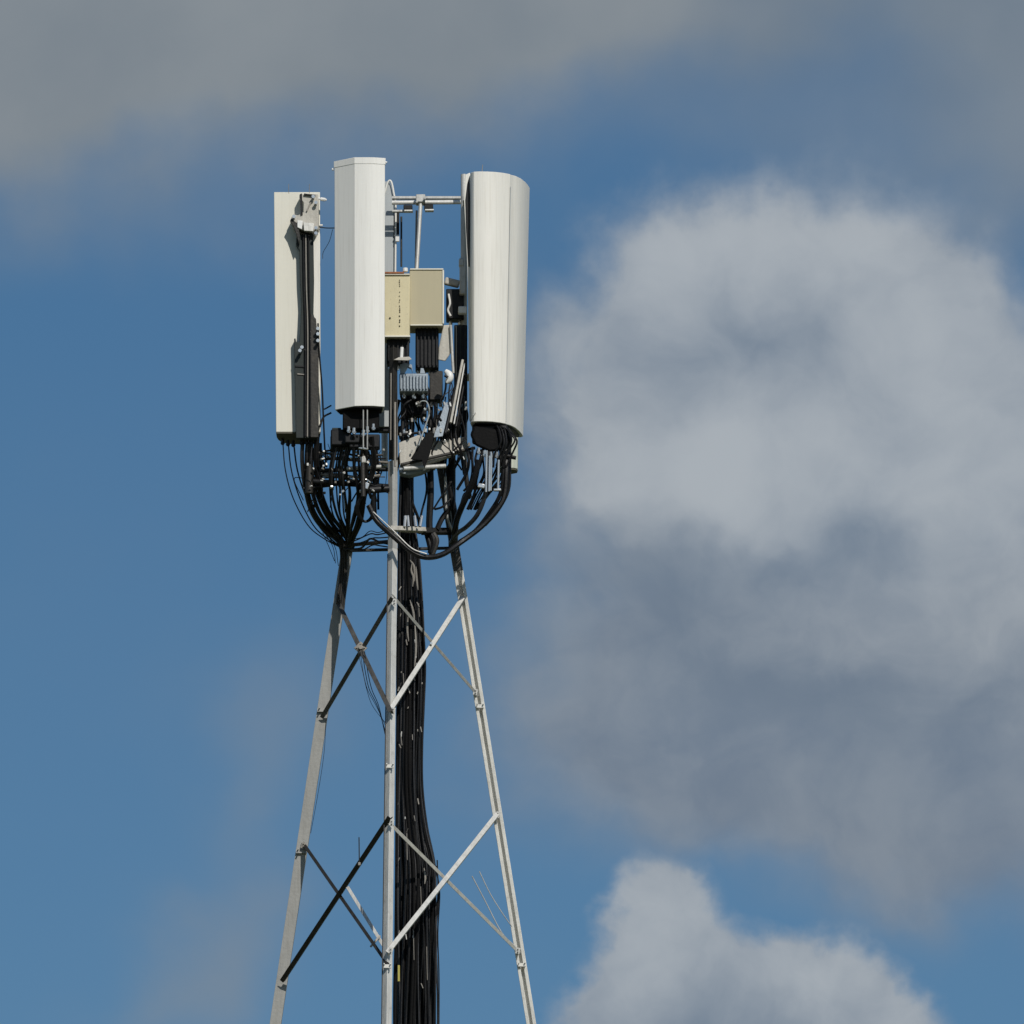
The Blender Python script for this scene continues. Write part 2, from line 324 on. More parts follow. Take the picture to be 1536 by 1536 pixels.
# joint collars
for (fn, ys) in ((legL, (1278, 1066)), (legR, (1060, 1448)), (legF, (1150, 1450))):
    for py in ys:
        c0 = fn(py); m = MB(); m.rbox(c0 + Vector((0, -.014, 0)), (.085 if fn is legL else .055, .016, .028), 0)
        for k in (-1, 1):
            for j in (-1, 1): m.tube([c0 + Vector((k * .024, -.045, j * .014)), c0 + Vector((k * .024, -.02, j * .014))], .006, 6)
        m.build('splice_plate', GALVD if fn is legL else GALVL, tower, bevel=.001)
def brace(p0, p1, w, mt, off=0.0, side=1, label=None):
    m = MB(); o = Vector((0, off, 0)); m.bar(Vector(p0) + o, Vector(p1) + o, ell(w, .006, side)); return m.build('brace', mt, tower, bevel=.001, label=label)
# left face, its shade painted in as darker steel colours
brace(legF(898), legL(1078), .030, DSTEEL, -.03); brace(legL(908), legF(1070), .036, DSTEEL, -.075)
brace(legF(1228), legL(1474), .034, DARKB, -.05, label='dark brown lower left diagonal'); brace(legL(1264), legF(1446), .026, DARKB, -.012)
# right face
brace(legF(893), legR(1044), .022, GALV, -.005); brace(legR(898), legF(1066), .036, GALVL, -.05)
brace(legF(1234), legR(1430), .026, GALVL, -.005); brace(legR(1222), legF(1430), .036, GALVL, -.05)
# second short diagonal beside the left face
m = MB(); m.bar(W(521, 1330, -.32), W(575, 1418, -.5), ell(.026, .006)); m.build('stub_brace', GALV, tower, bevel=.001)
m = MB(); m.bar(W(556, 1420, -.55), W(570, 1404, -.5), rect(.014, .014)); m.build('tie_bar', TARN, tower)
# next panels towards the ground
for k in range(5):
    a = 1536 + 60 + k * 380; b = a + 330
    for f0, f1 in ((legL, legF), (legF, legR)):
        brace(f0(a), f1(b), .036, GALV, -.04); brace(f1(a), f0(b), .036, GALV, -.012)
# gussets
m = MB(); gp = W(541, 972, -.19); m.rbox(gp, (.075, .014, .075), 0, 0, R(45)); m.tube([gp + Vector((0, -.035, 0)), gp], .018, 10)
for dx, dz in ((-.03, 0), (.03, 0), (0, .03), (0, -.03)): m.tube([gp + Vector((dx, -.02, dz)), gp + Vector((dx, 0, dz))], .007, 6)
m.build('gusset_plate', TARN, tower, bevel=.001)
for p in (W(647, 967, -.15), W(670, 1317, -.2)):
    m = MB(); m.tube([p + Vector((0, -.05, 0)), p + Vector((0, .03, 0))], .010, 8); m.build('cross_bolt', CHROME, tower)
for fn, py, dx in ((legL, 902, .0), (legL, 1270, .012), (legF, 905, .02), (legF, 1068, .02), (legF, 1236, .02), (legF, 1428, .025), (legR, 900, -.015), (legR, 1040, -.02), (legR, 1224, 0), (legR, 1428, -.015)):
    p = fn(py) + Vector((dx, -.045, 0)); m = MB(); m.rbox(p, (.032, .006, .05), 0, 0, R(15))
    for q in (-.014, .014): m.tube([p + Vector((0, -.015, q)), p], .006, 6)
    m.build('connection_plate', GALV if fn is not legL else TARN, tower, bevel=.001)
# top ring of the tower
m = MB(); m.bar(W(584, 793, -.50), W(636, 795, -.2), rect(.036, .05)); m.build('top_ring_beam', PALE, tower, bevel=.003)
m = MB(); m.bar(W(634, 797, -.2), W(681, 797, .22), rect(.045, .05)); m.build('top_ring_beam', DARKB, tower, bevel=.003)
m = MB(); m.bar(W(520, 818, .25), W(588, 812, -.40), rect(.02, .03)); m.build('top_ring_beam', DARKB, tower, bevel=.002)
m = MB(); m.bar(W(522, 826, .26), W(680, 822, .26), rect(.02, .03)); m.build('top_ring_beam', DARKB, tower, bevel=.002)
for px in (607, 613, 624, 630):
    m = MB(); m.tube([W(px, 790, -.42), W(px + random.Random(px).uniform(-3, 3), 774, -.40)], .011, 8); m.build('ring_stud', CHROME, tower)

# ------------------------------------------------------------------ head frame
hf = thing('antenna_head_frame', W(600, 760, 0), 'cluttered dark and pale steel mounting frame on the tower top between the white antennas', 'mounting frame')
def hpart(name, mt, f, **k):
    m = MB(); f(m); return m.build(name, mt, hf, **k)
def pipe(name, a, b, rpx, mt, n=14, label=None, par=None):
    m = MB(); m.tube([W(*a), W(*b)], rpx * PX, n, 1); return m.build(name, mt, par or hf, label=label)
pipe('cross_pipe', (588, 297, .30), (699, 297, .30), 3.0, GALV)
pipe('cross_pipe', (588, 304, .22), (697, 303, .22), 3.4, GALVL)
hpart('pipe_clamp', GALV, lambda m: (m.rbox(W(631, 300, .2), (.075, .12, .065)), m.tube([W(625, 303, .1), W(625, 303, .13)], .012, 6, 1), m.tube([W(637, 298, .1), W(637, 298, .13)], .012, 6, 1)), bevel=.006)
for px, py in ((612, 312), (643, 311)):
    hpart('clamp_block', BLACKP, lambda m: m.rbox(W(px, py, .22), (.072, .06, .036)), bevel=.004)
    hpart('clamp_foot', GALVL, lambda m: m.rbox(W(px + 1, py + 5, .2), (.07, .06, .012)), bevel=.002)
hpart('clamp_foot', GALV, lambda m: m.rbox(W(600, 317, .24), (.13, .04, .016)), bevel=.002)
pipe('brace_rod', (631, 306, .16), (621, 470, .05), 3.0, GALV); pipe('brace_rod', (625, 316, .22), (622, 480, .12), 1.6, TARN)
# upright pipes
pipe('mount_pipe', (696, 262, .05), (696, 690, .05), 5.0, GALV, label='pale grey upright pipe behind the right antenna')
pipe('mount_pipe', (577, 300, .72), (577, 700, .72), 5.0, GALV)
pipe('mount_pipe', (602, 325, .4), (602, 400, .4), 1.5, DARKB)
pipe('mount_pipe', (464, 296, -.40), (464, 740, -.36), 6.0, DARKB, label='dark pipe behind the left antenna')
pipe('mount_pipe', (543, 615, -.62), (545, 745, -.62), 3.6, DARKB, label='dark pipe under the middle antenna')
pipe('mount_pipe', (480, 665, 0), (482, 745, 0), 3.0, BLACKP); pipe('mount_pipe', (498, 655, -.1), (498, 735, -.1), 2.6, BLACKP)
pipe('mount_pipe', (678, 600, -.1), (678, 830, .2), 5.5, BLACKP, label='black upright post at the right of the frame')
pipe('mount_pipe', (591, 540, -.36), (592, 700, -.36), 5, TARN); pipe('mount_pipe', (604, 590, -.2), (604, 690, -.2), 3, BLACKP)
pipe('mount_pipe', (646, 590, 0), (645, 700, 0), 4, BLACKP); pipe('mount_pipe', (656, 560, .1), (650, 705, .1), 3, TARN)
# horizontal arms on the left
for a, b, r_, mt in (((452, 706, -.36), (584, 704, -.35), 3.2, BLACKP), ((470, 722, -.36), (583, 730, -.42), 4.0, BLACKP), ((500, 712, -.3), (583, 738, -.44), 2.2, DARKB),
                     ((455, 733, -.34), (540, 722, -.3), 2.5, BLACKP), ((496, 688, -.2), (582, 694, -.4), 2.0, TARN), ((458, 690, -.36), (520, 686, -.3), 1.8, DARKB),
                     ((540, 736, -.5), (583, 733, -.45), 5.5, BLACKP), ((462, 678, -.36), (500, 680, -.3), 1.5, TARN), ((520, 703, -.5), (572, 700, -.5), 3.0, GALV), ((478, 714, -.1), (560, 716, -.52), 1.5, GALV)):
    pipe('support_arm', a, b, r_, mt)
hpart('u_clamp', CHROME, lambda m: (m.rbox(W(548, 729, -.58), (.055, .05, .05), 0, 0, .3), m.tube([W(540, 724, -.6), W(548, 719, -.62), W(556, 724, -.6)], .008, 6)), bevel=.006)
hpart('u_clamp', GALV, lambda m: (m.rbox(W(545, 690, -.62), (.045, .05, .06), 0, 0, -.1),), bevel=.01)
hpart('u_clamp', GALV, lambda m: (m.rbox(W(488, 708, -.1), (.07, .05, .04), 0, 0, -.1),), bevel=.006)
hpart('u_clamp', CHROME, lambda m: (m.rbox(W(545, 672, -.66), (.08, .03, .028), 0, 0, .12),), bevel=.006)
# pale deck plates between the front leg and the right antenna
def plate(pts, th, mt, name, **k):
    m = MB(); vs = [W(*p) for p in pts]; n_ = len(vs); back_ = [p + Vector((0, th, 0)) for p in vs]
    m.loft([vs, back_]); return m.build(name, mt, hf, **k)
plate([(598, 664, -.38), (628, 652, -.33), (648, 662, -.3), (700, 655, -.2), (702, 674, -.2), (660, 690, -.28), (628, 700, -.34), (600, 698, -.38)], .05, PALE, 'deck_plate', bevel=.006)
plate([(598, 700, -.36), (636, 698, -.3), (646, 701, -.28), (632, 708, -.3), (612, 713, -.34), (599, 709, -.36)], .12, BLUEG, 'deck_lip', bevel=.008)
pipe('deck_rail', (602, 697, -.42), (712, 672, -.22), 2.4, DARKB); pipe('deck_rail', (605, 703, -.42), (668, 699, -.3), 3.4, GALV)
plate([(616, 688, -.46), (641, 648, -.44), (652, 650, -.44), (645, 680, -.45), (637, 702, -.46), (633, 690, -.46), (628, 690, -.46)], .02, SOOT, 'knee_bracket', bevel=.002)
pipe('knee_rod', (644, 622, -.5), (628, 668, -.5), 1.3, CHROME)
plate([(650, 656, -.4), (668, 604, -.38), (676, 602, -.38), (664, 654, -.4)], .02, BLUEG, 'sky_gap_plate', label='blue-grey slanted plate coloured like a gap of sky')  # blue-grey plate added where sky shows through the frame
pipe('stay_rod', (694, 540, -.25), (676, 634, -.4), 2.0, PALE); pipe('stay_rod', (697, 545, -.25), (681, 636, -.4), 1.3, GALV); pipe('stay_rod', (699, 560, -.2), (684, 640, -.35), 1.8, BLACKP)
pipe('stay_rod', (688, 560, -.22), (668, 650, -.4), 2.6, BLACKP); pipe('stay_rod', (640, 648, -.3), (600, 652, -.3), 2.0, BLACKP)
hpart('bracket', GALV, lambda m: (m.rbox(W(694, 415, -.05), (.05, .06, .30)), m.rbox(W(692, 395, -.06), (.04, .06, .06))), bevel=.008)
hpart('bracket', WPLAS, lambda m: (m.rbox(W(694, 466, -.08), (.07, .06, .06)),), bevel=.008)
hpart('bracket', PALE, lambda m: (m.rbox(W(678, 424, .05), (.12, .05, .06), 0, 0, .25),), bevel=.012)
m = MB(); m.loft([[W(x, y, -.16 + d) for x, y in ((665, 488), (678, 487), (676, 530), (668, 542), (657, 540), (658, 522))] for d in (0, .05)]); m.build('shroud', PALE, hf, bevel=.008)
pipe('mount_pipe', (676, 488, -.18), (680, 560, -.18), 2.2, GALV)
plate([(624, 500, -.12), (630, 499, -.12), (629, 540, -.12), (624, 540, -.12)], .03, CREAM, 'strap_plate', bevel=.003)
pipe('stud', (602, 540, -.5), (603, 521, -.5), 2.6, WPLAS)
hpart('hood', PALE, lambda m: m.loft([[W(x, y, -.52 + d) for x, y in ((590, 540), (598, 536), (614, 535), (618, 539), (612, 541))] for d in (0, .12)]), bevel=.004)

# ------------------------------------------------------------------ antennas
def outline(pts, z):     # pts: (px, depth); x taken at that depth
    o = []
    for px, y in pts:
        a = (px - 768) / FPX; dist = math.hypot(y + 100, z - 1.6) ; d = (y + 100) * ct + (z - 1.6) * st
        o.append(Vector((a * d, y, z)))
    return o
def panel(root, bot, top, z0, z1, mt, capmt, inset=.012, caph=0.0, name='radome', smooth=38):
    m = MB(); rb, rt = outline(bot, z0), outline(top, z1)
    m.loft([rb, rt]); o = m.build(name, mt, root, bevel=.004, smooth=smooth)
    cen = sum(rb, Vector()) / len(rb)
    sh = [cen + (p - cen) * (1 - inset / .15) for p in rb]
    m = MB(); m.loft([[p + Vector((0, 0, -.012)) for p in sh], [p + Vector((0, 0, .004)) for p in sh]]); m.build('bottom_cap', capmt, root, bevel=.002)
    if caph:
        cen = sum(rt, Vector()) / len(rt); big = [cen + (p - cen) * 1.025 for p in rt]
        m = MB(); m.loft([[p + Vector((0, 0, -caph)) for p in big], [p + Vector((0, 0, .006)) for p in big]]); m.build('top_cap', mt, root, bevel=.003, smooth=smooth)
    return o
def connectors(root, pts, mt=CHROME, L_=.05, r=.012):
    for p in pts:
        q = W(*p); m = MB(); m.tube([q, q + Vector((0, 0, -L_))], r, 8, 1); m.tube([q + Vector((0, 0, -L_ * .6)), q + Vector((0, 0, -L_ * .85))], r * 1.45, 6, 1); m.build('connector', mt, root)
# middle
y0 = -.80
am = thing('panel_antenna', W(540, 611, y0 + .1), 'tall white faceted panel antenna with a grey shaded left side, the middle and highest one', 'antenna', 'panel antennas on the tower top')
zt, zb = W(532, 237, y0).z, W(532, 609, y0).z
om = [(502.5, y0 + .125), (517, y0 + .066), (532, y0 + .006), (545, y0 - .002), (560, y0), (577, y0 + .026), (575, y0 + .20), (545, y0 + .27), (508, y0 + .24)]
ot = [(501.5, y0 + .120), (517, y0 + .060), (532, y0), (545, y0 - .001), (560, y0 + .001), (577.5, y0 + .022), (575, y0 + .20), (545, y0 + .27), (508, y0 + .24)]
panel(am, om, ot, zb, zt, WHITE2, SOOT, caph=.048, smooth=14)
m = MB(); m.box(W(514, 613, y0 + .10), W(569, 650, y0 + .24)); m.build('base_housing', SOOT, am, bevel=.01)
m = MB(); m.box(W(524, 651, y0 + .12), W(570, 676, y0 + .22)); m.box(W(517, 651, y0 + .1), W(541, 668, y0 + .18)); m.build('base_housing', BLACKP, am, bevel=.01)
connectors(am, [(523, 640, y0 + .08), (531, 642, y0 + .06), (551, 640, y0 + .08), (560, 636, y0 + .1), (545, 645, y0 + .05)])
for x, d in ((545, 0), (551, 2)):
    m = MB(); m.tube([W(x, 614, y0 + .03), W(x, 672 + d, y0 + .03)], .005, 6, 1); m.build('drain_tube', GALV, am)
m = MB(); m.tube([W(501, 254, y0 + .14), W(498, 254, y0 + .14)], .010, 8, 1); m.tube([W(578, 243, y0 + .03), W(580.5, 244, y0 + .03)], .008, 8, 1); m.build('cap_screw', WPLAS, am)
for py in (262, 570):
    m = MB(); m.box(W(530, py, y0 + .26), W(556, py + 14, y0 + .46)); m.build('mounting_bracket', GALV, am, bevel=.004)
pipe('mount_pipe', (543, 250, -.52), (543, 640, -.52), 5.5, GALV, par=am)
# left: its flat back turned to the camera
y1 = -.45
al = thing('panel_antenna', W(445, 655, y1 + .1), 'cream white panel antenna at the left, turned backwards, dark mounting rail down its back', 'antenna', 'panel antennas on the tower top')
def dsh(x0, x1, y, dep, n_=16):
    c_, h = (x0 + x1) / 2, (x1 - x0) / 2
    return [(x0, y), (x1, y)] + [(c_ + h * (1 if k < n_ / 2 else -1) * abs(math.cos(math.pi * k / n_)) ** .7, y + .02 + dep * math.sin(math.pi * k / n_) ** .8) for k in range(0, n_ + 1)]
zt, zb = W(430, 288, y1).z, W(430, 648, y1).z
panel(al, dsh(414, 481, y1, .33), dsh(411, 480, y1, .33), zb, zt, CREAM, OLIVE, inset=.002)
m = MB(); m.box(W(469, 350, y1 - .006), W(478.5, 646, y1 + .002)); m.build('edge_strip', WHITE, al, bevel=.003)
def slab(root, pts, y, th, mt, name, **k):
    m = MB(); a = [W(px, py, y) for px, py in pts]; m.loft([a, [p + Vector((0, th, 0)) for p in a]]); return m.build(name, mt, root, **k)
slab(al, [(446, 342), (452, 352), (470, 350), (471, 420), (470, 470), (475, 490), (477, 520), (476, 657), (444, 657), (442, 560), (441, 508), (443, 507), (444.5, 513), (449, 513), (451, 480), (452, 455), (450, 420), (449, 375), (444, 366)], y1 - .075, .068, DGREY, 'mounting_rail', bevel=.004)
slab(al, [(466, 470), (474, 478), (478, 520), (478, 656), (466, 656)], y1 - .095, .022, DARKB, 'rail_flange', bevel=.004)
for x, r_ in ((456, 1.6), (463.5, 1.2), (459.5, 1.0)):
    m = MB(); m.tube([W(x - 1, 352, y1 - .09), W(x, 430, y1 - .088), W(x + 2, 500, y1 - .09), W(x + 1.5, 655, y1 - .09)], r_ * PX, 8); m.build('rail_cable', RUBBER if x != 459.5 else TARN, al)
slab(al, [(443, 548), (458, 549), (458, 551), (443, 550)], y1 - .084, .01, BLACKP, 'rail_seam'); slab(al, [(446, 560), (457, 561), (457, 562.5), (446, 561.5)], y1 - .084, .01, TARN, 'rail_seam')
slab(al, [(437, 326), (440, 321), (447, 323), (455, 318), (455, 304), (449, 296), (449, 291), (477, 291), (478, 300), (478, 344), (471, 347), (458, 346), (447, 343), (445, 335), (440, 334)], y1 - .11, .10, PALE, 'tilt_bracket', bevel=.006)
slab(al, [(437, 327), (441, 331), (447, 336), (450, 352), (449, 366), (444, 350), (440, 339), (435, 331)], y1 - .13, .05, DARKB, 'bracket_arm', bevel=.003)
slab(al, [(446, 330), (454, 331), (453, 344), (446, 341)], y1 - .14, .03, WPLAS, 'bracket_lug', bevel=.003)
slab(al, [(455, 333), (471, 335), (470, 347), (456, 346)], y1 - .15, .04, GALVL, 'bracket_lug', bevel=.003)
slab(al, [(450, 291), (453, 290), (454, 322), (451, 323)], y1 - .12, .02, BLACKP, 'bracket_arm')
slab(al, [(456, 290), (473, 292), (473, 294), (456, 292)], y1 - .13, .03, BLACKP, 'bracket_arm'); slab(al, [(466, 301), (468, 302), (461, 317), (459, 316)], y1 - .125, .02, TARN, 'bracket_arm')
for p in ((470, 297), (474, 306), (441, 327), (474, 344), (474, 352), (453, 523), (450, 528), (477, 495), (477, 503), (477, 513)):
    q = W(p[0], p[1], y1 - .11); m = MB(); m.tube([q + Vector((0, -.045, 0)), q + Vector((0, .02, 0))], .011, 6, 1); m.tube([q + Vector((0, -.05, 0)), q + Vector((0, -.035, 0))], .015, 6, 1); m.build('bolt', CHROME, al)
m = MB(); m.tube([W(474, 297, y1 - .1), W(490, 300, y1 - .1)], .009, 8, 1); m.tube([W(481, 298.5, y1 - .1), W(488, 299.6, y1 - .1)], .015, 8, 1); m.build('bracket_pin', WPLAS, al)
for x in (433, 464):
    m = MB(); m.tube([W(x, 290, y1), W(x, 276, y1)], .0022, 6, 1); m.build('bird_spike', TARN, al)
connectors(al, [(424, 658, y1 + .15), (432, 660, y1 + .12), (440, 661, y1 + .1), (452, 658, y1), (460, 658, y1), (468, 658, y1)], BLACKP)
# right
y2 = -.42
ar = thing('panel_antenna', W(745, 640, y2 + .2), 'broad white curved panel antenna at the right with a fine vertical seam', 'antenna', 'panel antennas on the tower top')
prof = [(704, .07), (705.5, .02), (710, -.008), (718, -.014), (730, -.012), (742, .0), (754, .028), (764, .066), (764.6, .080), (772, .116), (780, .19), (787, .30), (791, .39), (793.5, .47), (790, .50), (760, .46), (722, .28), (706, .16)]
def rp(k, sh=0): return [(705 + (x - 704) * k + sh, y2 + d) for x, d in prof]
zt, zb = W(718, 257, y2 - .014).z, W(718, 632, y2 - .014).z
panel(ar, rp(.885, .5), rp(1.0), zb, zt, WHITE, BLACKP, inset=.02)
q0 = outline([(765, y2 + .052)], zb)[0]; q1 = outline([(764.5 + 1.5, y2 + .064)], zt)[0]
m = MB(); a0 = outline([(705 + 61 * .885, y2 + .072)], zb)[0]; a1 = outline([(766, y2 + .072)], zt)[0]
m.bar(a0 + Vector((0, 0, .02)), a1 - Vector((0, 0, .10)), rect(.0035, .012)); m.build('seam', GREYP, ar)
# edge lip on its left side and a black sheet as painted recess shade
m = MB(); m.loft([[W(x, y, y2 + .085 + d) for x, y in ((698, 262), (705, 259), (706.5, 300), (706, 420), (706.5, 632), (704, 632), (702.5, 480), (701, 400), (698, 340), (696, 300))] for d in (0, .02)]); m.build('edge_lip', WHITE, ar, bevel=.003)
m = MB(); m.loft([[W(x, y, y2 + .078 + d) for x, y in ((704, 266), (705, 300), (704.5, 400), (702.5, 400), (699, 340), (698, 300), (701, 275))] for d in (0, .02)]); m.build('hollow_shade', BLACKP, ar, bevel=.003)
m = MB(); m.box(W(708, 636, y2 + .06), W(762, 668, y2 + .22)); m.build('base_housing', BLACKP, ar, bevel=.02)
m = MB(); m.loft([[W(x, y, y2 + .02 + d) for x, y in ((711, 638), (760, 646), (768, 660), (760, 674), (735, 678), (712, 668), (705, 652))] for d in (0, .10)]); m.build('base_shroud', SOOT, ar, bevel=.02)
connectors(ar, [(718, 672, y2 + .02), (727, 676, y2 + .0), (736, 678, y2), (745, 678, y2 + .02), (754, 676, y2 + .04), (762, 668, y2 + .08)])
for py in (300, 560):
    m = MB(); m.box(W(694, py, y2 + .3), W(712, py + 12, y2 + .5)); m.build('mounting_bracket', GALV, ar, bevel=.004)
m = MB(); m.tube([W(723, 258, y2 + .1), W(724, 247, y2 + .1)], .003, 6, 1); m.build('bird_spike', TARN, ar)
# behind the middle one, the shadow it stands in painted as grey
y3 = .42
ab = thing('panel_antenna', W(583, 640, y3 + .1), 'slim panel antenna, coloured grey for shadow, with a round shoulder, half hidden behind the middle white antenna', 'antenna', 'panel antennas on the tower top')
prof3 = [(562, y3), (590, y3), (593, y3 + .02), (592, y3 + .1), (578, y3 + .18), (564, y3 + .12)]
z0_, z1_ = W(580, 640, y3).z, W(580, 272, y3).z
m = MB(); rings = []
for k in range(9):
    t = k / 8; zz = z1_ - .30 * (1 - math.sin(t * math.pi / 2)) ; w_ = 1
    rings.append(outline([(562 + (x - 562) * (1 - .28 * t ** 2.2), d) for x, d in prof3], z1_ - .25 * (1 - t) ))
m.loft([outline(prof3, z0_)] + rings); m.build('radome', GREYP, ab, bevel=.003, smooth=40)
m = MB(); m.tube([W(576, 292, y3 - .02), W(582, 273, y3 - .02), W(587, 273, y3 - .02), W(591, 292, y3 - .02), W(593.5, 310, y3 - .02), W(593, 405, y3 - .02), W(592, 500, y3 - .02)], .008, 8); m.build('edge_trim', WHITE, ab)
m = MB(); m.box(W(595, 318, y3 - .02), W(599, 362, y3 + .06)); m.build('rear_bracket', BLACKP, ab, bevel=.003)
m = MB(); m.box(W(593, 352, y3 - .05), W(599, 363, y3 - .03)); m.build('bracket_lug', WPLAS, ab, bevel=.003)
m = MB(); m.box(W(568, 638, y3 + .02), W(588, 650, y3 + .1)); m.build('bottom_cap', BLACKP, ab)
# behind the right one
y4 = .45
ag = thing('panel_antenna', W(765, 700, y4 + .1), 'pale greenish panel antenna showing only its lower end behind the broad right antenna', 'antenna', 'panel antennas on the tower top')
z0_, z1_ = W(765, 702, y4).z, W(765, 330, y4).z
pg = [(750, y4), (772, y4), (777, y4 + .03), (778, y4 + .12), (764, y4 + .18), (750, y4 + .12)]
panel(ag, [(x - 1, d) for x, d in pg], [(x + 3, d) for x, d in pg], z0_, z1_, GREEN, OLIVE)
pipe('mount_pipe', (757, 340, .42), (757, 690, .42), 4, GALV, par=ag)

# ------------------------------------------------------------------ equipment boxes
rng = random.Random(7)
def cabinet(x0, y0_, x1, y1_, y, dep, mt, label, rz=0):
    a, b = W(x0, y1_, y), W(x1, y0_, y); t = thing('equipment_cabinet', ((a.x + b.x) / 2, y + dep / 2, a.z), label, 'cabinet', 'beige cabinets')
    m = MB(); m.box(a, b + Vector((0, dep, 0))); m.build('body', mt, t, bevel=.008)
    return t
c1 = cabinet(576, 410, 615, 505, -.30, .22, YELL, 'narrow yellow-stained cabinet with a rusty top beside the middle antenna')
m = MB(); m.box(W(577, 407.5, -.31), W(606, 410, -.31) + Vector((0, .2, 0))); m.build('rusty_lid', RUST, c1, bevel=.003)
m = MB(); m.box(W(576, 411, -.315), W(615, 413, -.298)); m.box(W(576, 503, -.312), W(615.4, 506, -.298)); m.build('trim', CREAM, c1, bevel=.002)
m = MB(); m.tube([W(608, 408, -.26), W(608, 402, -.26)], .021, 10, 1); m.build('cable_gland', WPLAS, c1, bevel=.005)
m = MB(); [m.tube([W(599.5 + rng.uniform(-.6, .6), py, -.307), W(599.5 + rng.uniform(-.6, .6), py, -.298)], rng.uniform(.003, .006), 6, 1) for py in range(420, 500, 3) if rng.random() < .6]; m.build('rivet_line', DARKB, c1)
for p in ((585, 477),):
    m = MB(); m.tube([W(p[0], p[1], -.308), W(p[0], p[1], -.298)], .007, 6, 1); m.build('bolt', DARKB, c1)
c2 = cabinet(614, 404, 665.5, 488, -.24, .26, BEIGE, 'squarish plain beige cabinet, the right-hand one of the pair')
m = MB(); m.box(W(615, 402.5, -.25), W(665, 404.5, -.25) + Vector((0, .2, 0))); m.box(W(615.5, 486.5, -.252), W(664, 489, -.238)); m.box(W(663.6, 405, -.251), W(666, 486, -.238)); m.build('trim', CREAM, c2, bevel=.002)
def radio(x0, y0_, x1, y1_, y, dep, mt, label, fins=0, fmt=None, cat='radio unit', conn=3, ry=0):
    a, b = W(x0, y1_, y), W(x1, y0_, y); t = thing('radio_unit', ((a.x + b.x) / 2, y + dep / 2, a.z), label, cat, 'radio units behind the antennas')
    m = MB(); m.box(a, b + Vector((0, dep, 0))); m.build('housing', mt, t, bevel=.008)
    if fins:
        m = MB(); w_ = b.x - a.x
        for k in range(fins):
            xx = a.x + w_ * (k + .5) / fins; m.box((xx - .004, y - .025, a.z + .015), (xx + .004, y + .004, b.z - .015))
        m.build('cooling_fins', fmt or mt, t)
    for k in range(conn):
        xx = a.x + (b.x - a.x) * (k + .5) / conn; m = MB(); m.tube([(xx, y + dep / 2, a.z + .005), (xx, y + dep / 2, a.z - .04)], .011, 8, 1); m.tube([(xx, y + dep / 2, a.z - .015), (xx, y + dep / 2, a.z - .03)], .016, 6, 1); m.build('connector', CHROME, t)
    return t
radio(580, 507, 614, 545, -.22, .12, BLACKP, 'black radio unit hanging under the yellow-stained cabinet', 5)
radio(623, 490, 658, 552, -.14, .16, BLACKP, 'tall black radio unit under the plain beige cabinet', 6, conn=4)
r3 = radio(669, 433, 696, 478, -.02, .14, BLACKP, 'small black radio unit between the plain beige cabinet and the broad antenna', 0, conn=2)
m = MB(); m.tube([W(673, 441, -.05), W(675, 455, -.06), W(672, 465, -.05), W(676, 474, -.05)], .008, 6); m.build('pull_cord', WPLAS, r3)
r4 = radio(599, 560, 642, 587, -.38, .14, BLUEG, 'blue-grey finned metal radio unit below the black ones', 9, BLUEG)
slab(r4, [(600, 560), (600, 547), (607, 544), (618, 547), (619, 559), (617, 552), (611, 549), (606, 560)], -.37, .06, BLUEG, 'handle', bevel=.002); slab(r4, [(630, 560), (631, 552), (635, 552), (638, 560)], -.37, .06, BLUEG, 'lug', bevel=.002)
radio(681, 487, 701, 600, -.08, .12, BLACKP, 'very tall black radio unit against the back of the broad antenna', 3, DGREY, conn=2)
radio(606, 592, 640, 622, -.12, .12, BLACKP, 'lowest black radio unit, under the blue-grey finned one', 4, DARKB)
r6 = radio(644, 556, 664, 600, -.10, .12, DARKB, 'small brown-black radio unit beside the blue-grey finned one', 0)
jb = thing('junction_box', W(505, 668, -.55), 'black junction box hanging left of the pipe under the middle antenna', 'junction box')
m = MB(); m.box(W(496, 668, -.60), W(527, 652, -.42)); m.build('body', BLACKP, jb, bevel=.012)
m = MB(); m.box(W(498, 652, -.59), W(512, 648, -.45)); m.build('lid', DGREY, jb, bevel=.006)
sp = thing('surge_protector', W(670, 575, -.3), 'round white surge protector right of the blue-grey radio unit', 'surge protector')
m = MB(); m.tube([W(668, 556, -.3), W(674, 562, -.3), W(674, 569, -.3), W(669, 574, -.3)], .030, 12, 5, rad=lambda t: .55 + .5 * math.sin(math.pi * t)); m.build('body', WPLAS, sp)
m = MB(); m.tube([W(667, 563, -.345), W(672, 566, -.345)], .011, 8, 1); m.build('connector', BLACKP, sp)
m = MB(); m.tube([W(669, 574, -.3), W(668, 585, -.28), W(664, 600, -.25)], .008, 8); m.build('lead', RUBBER, sp)

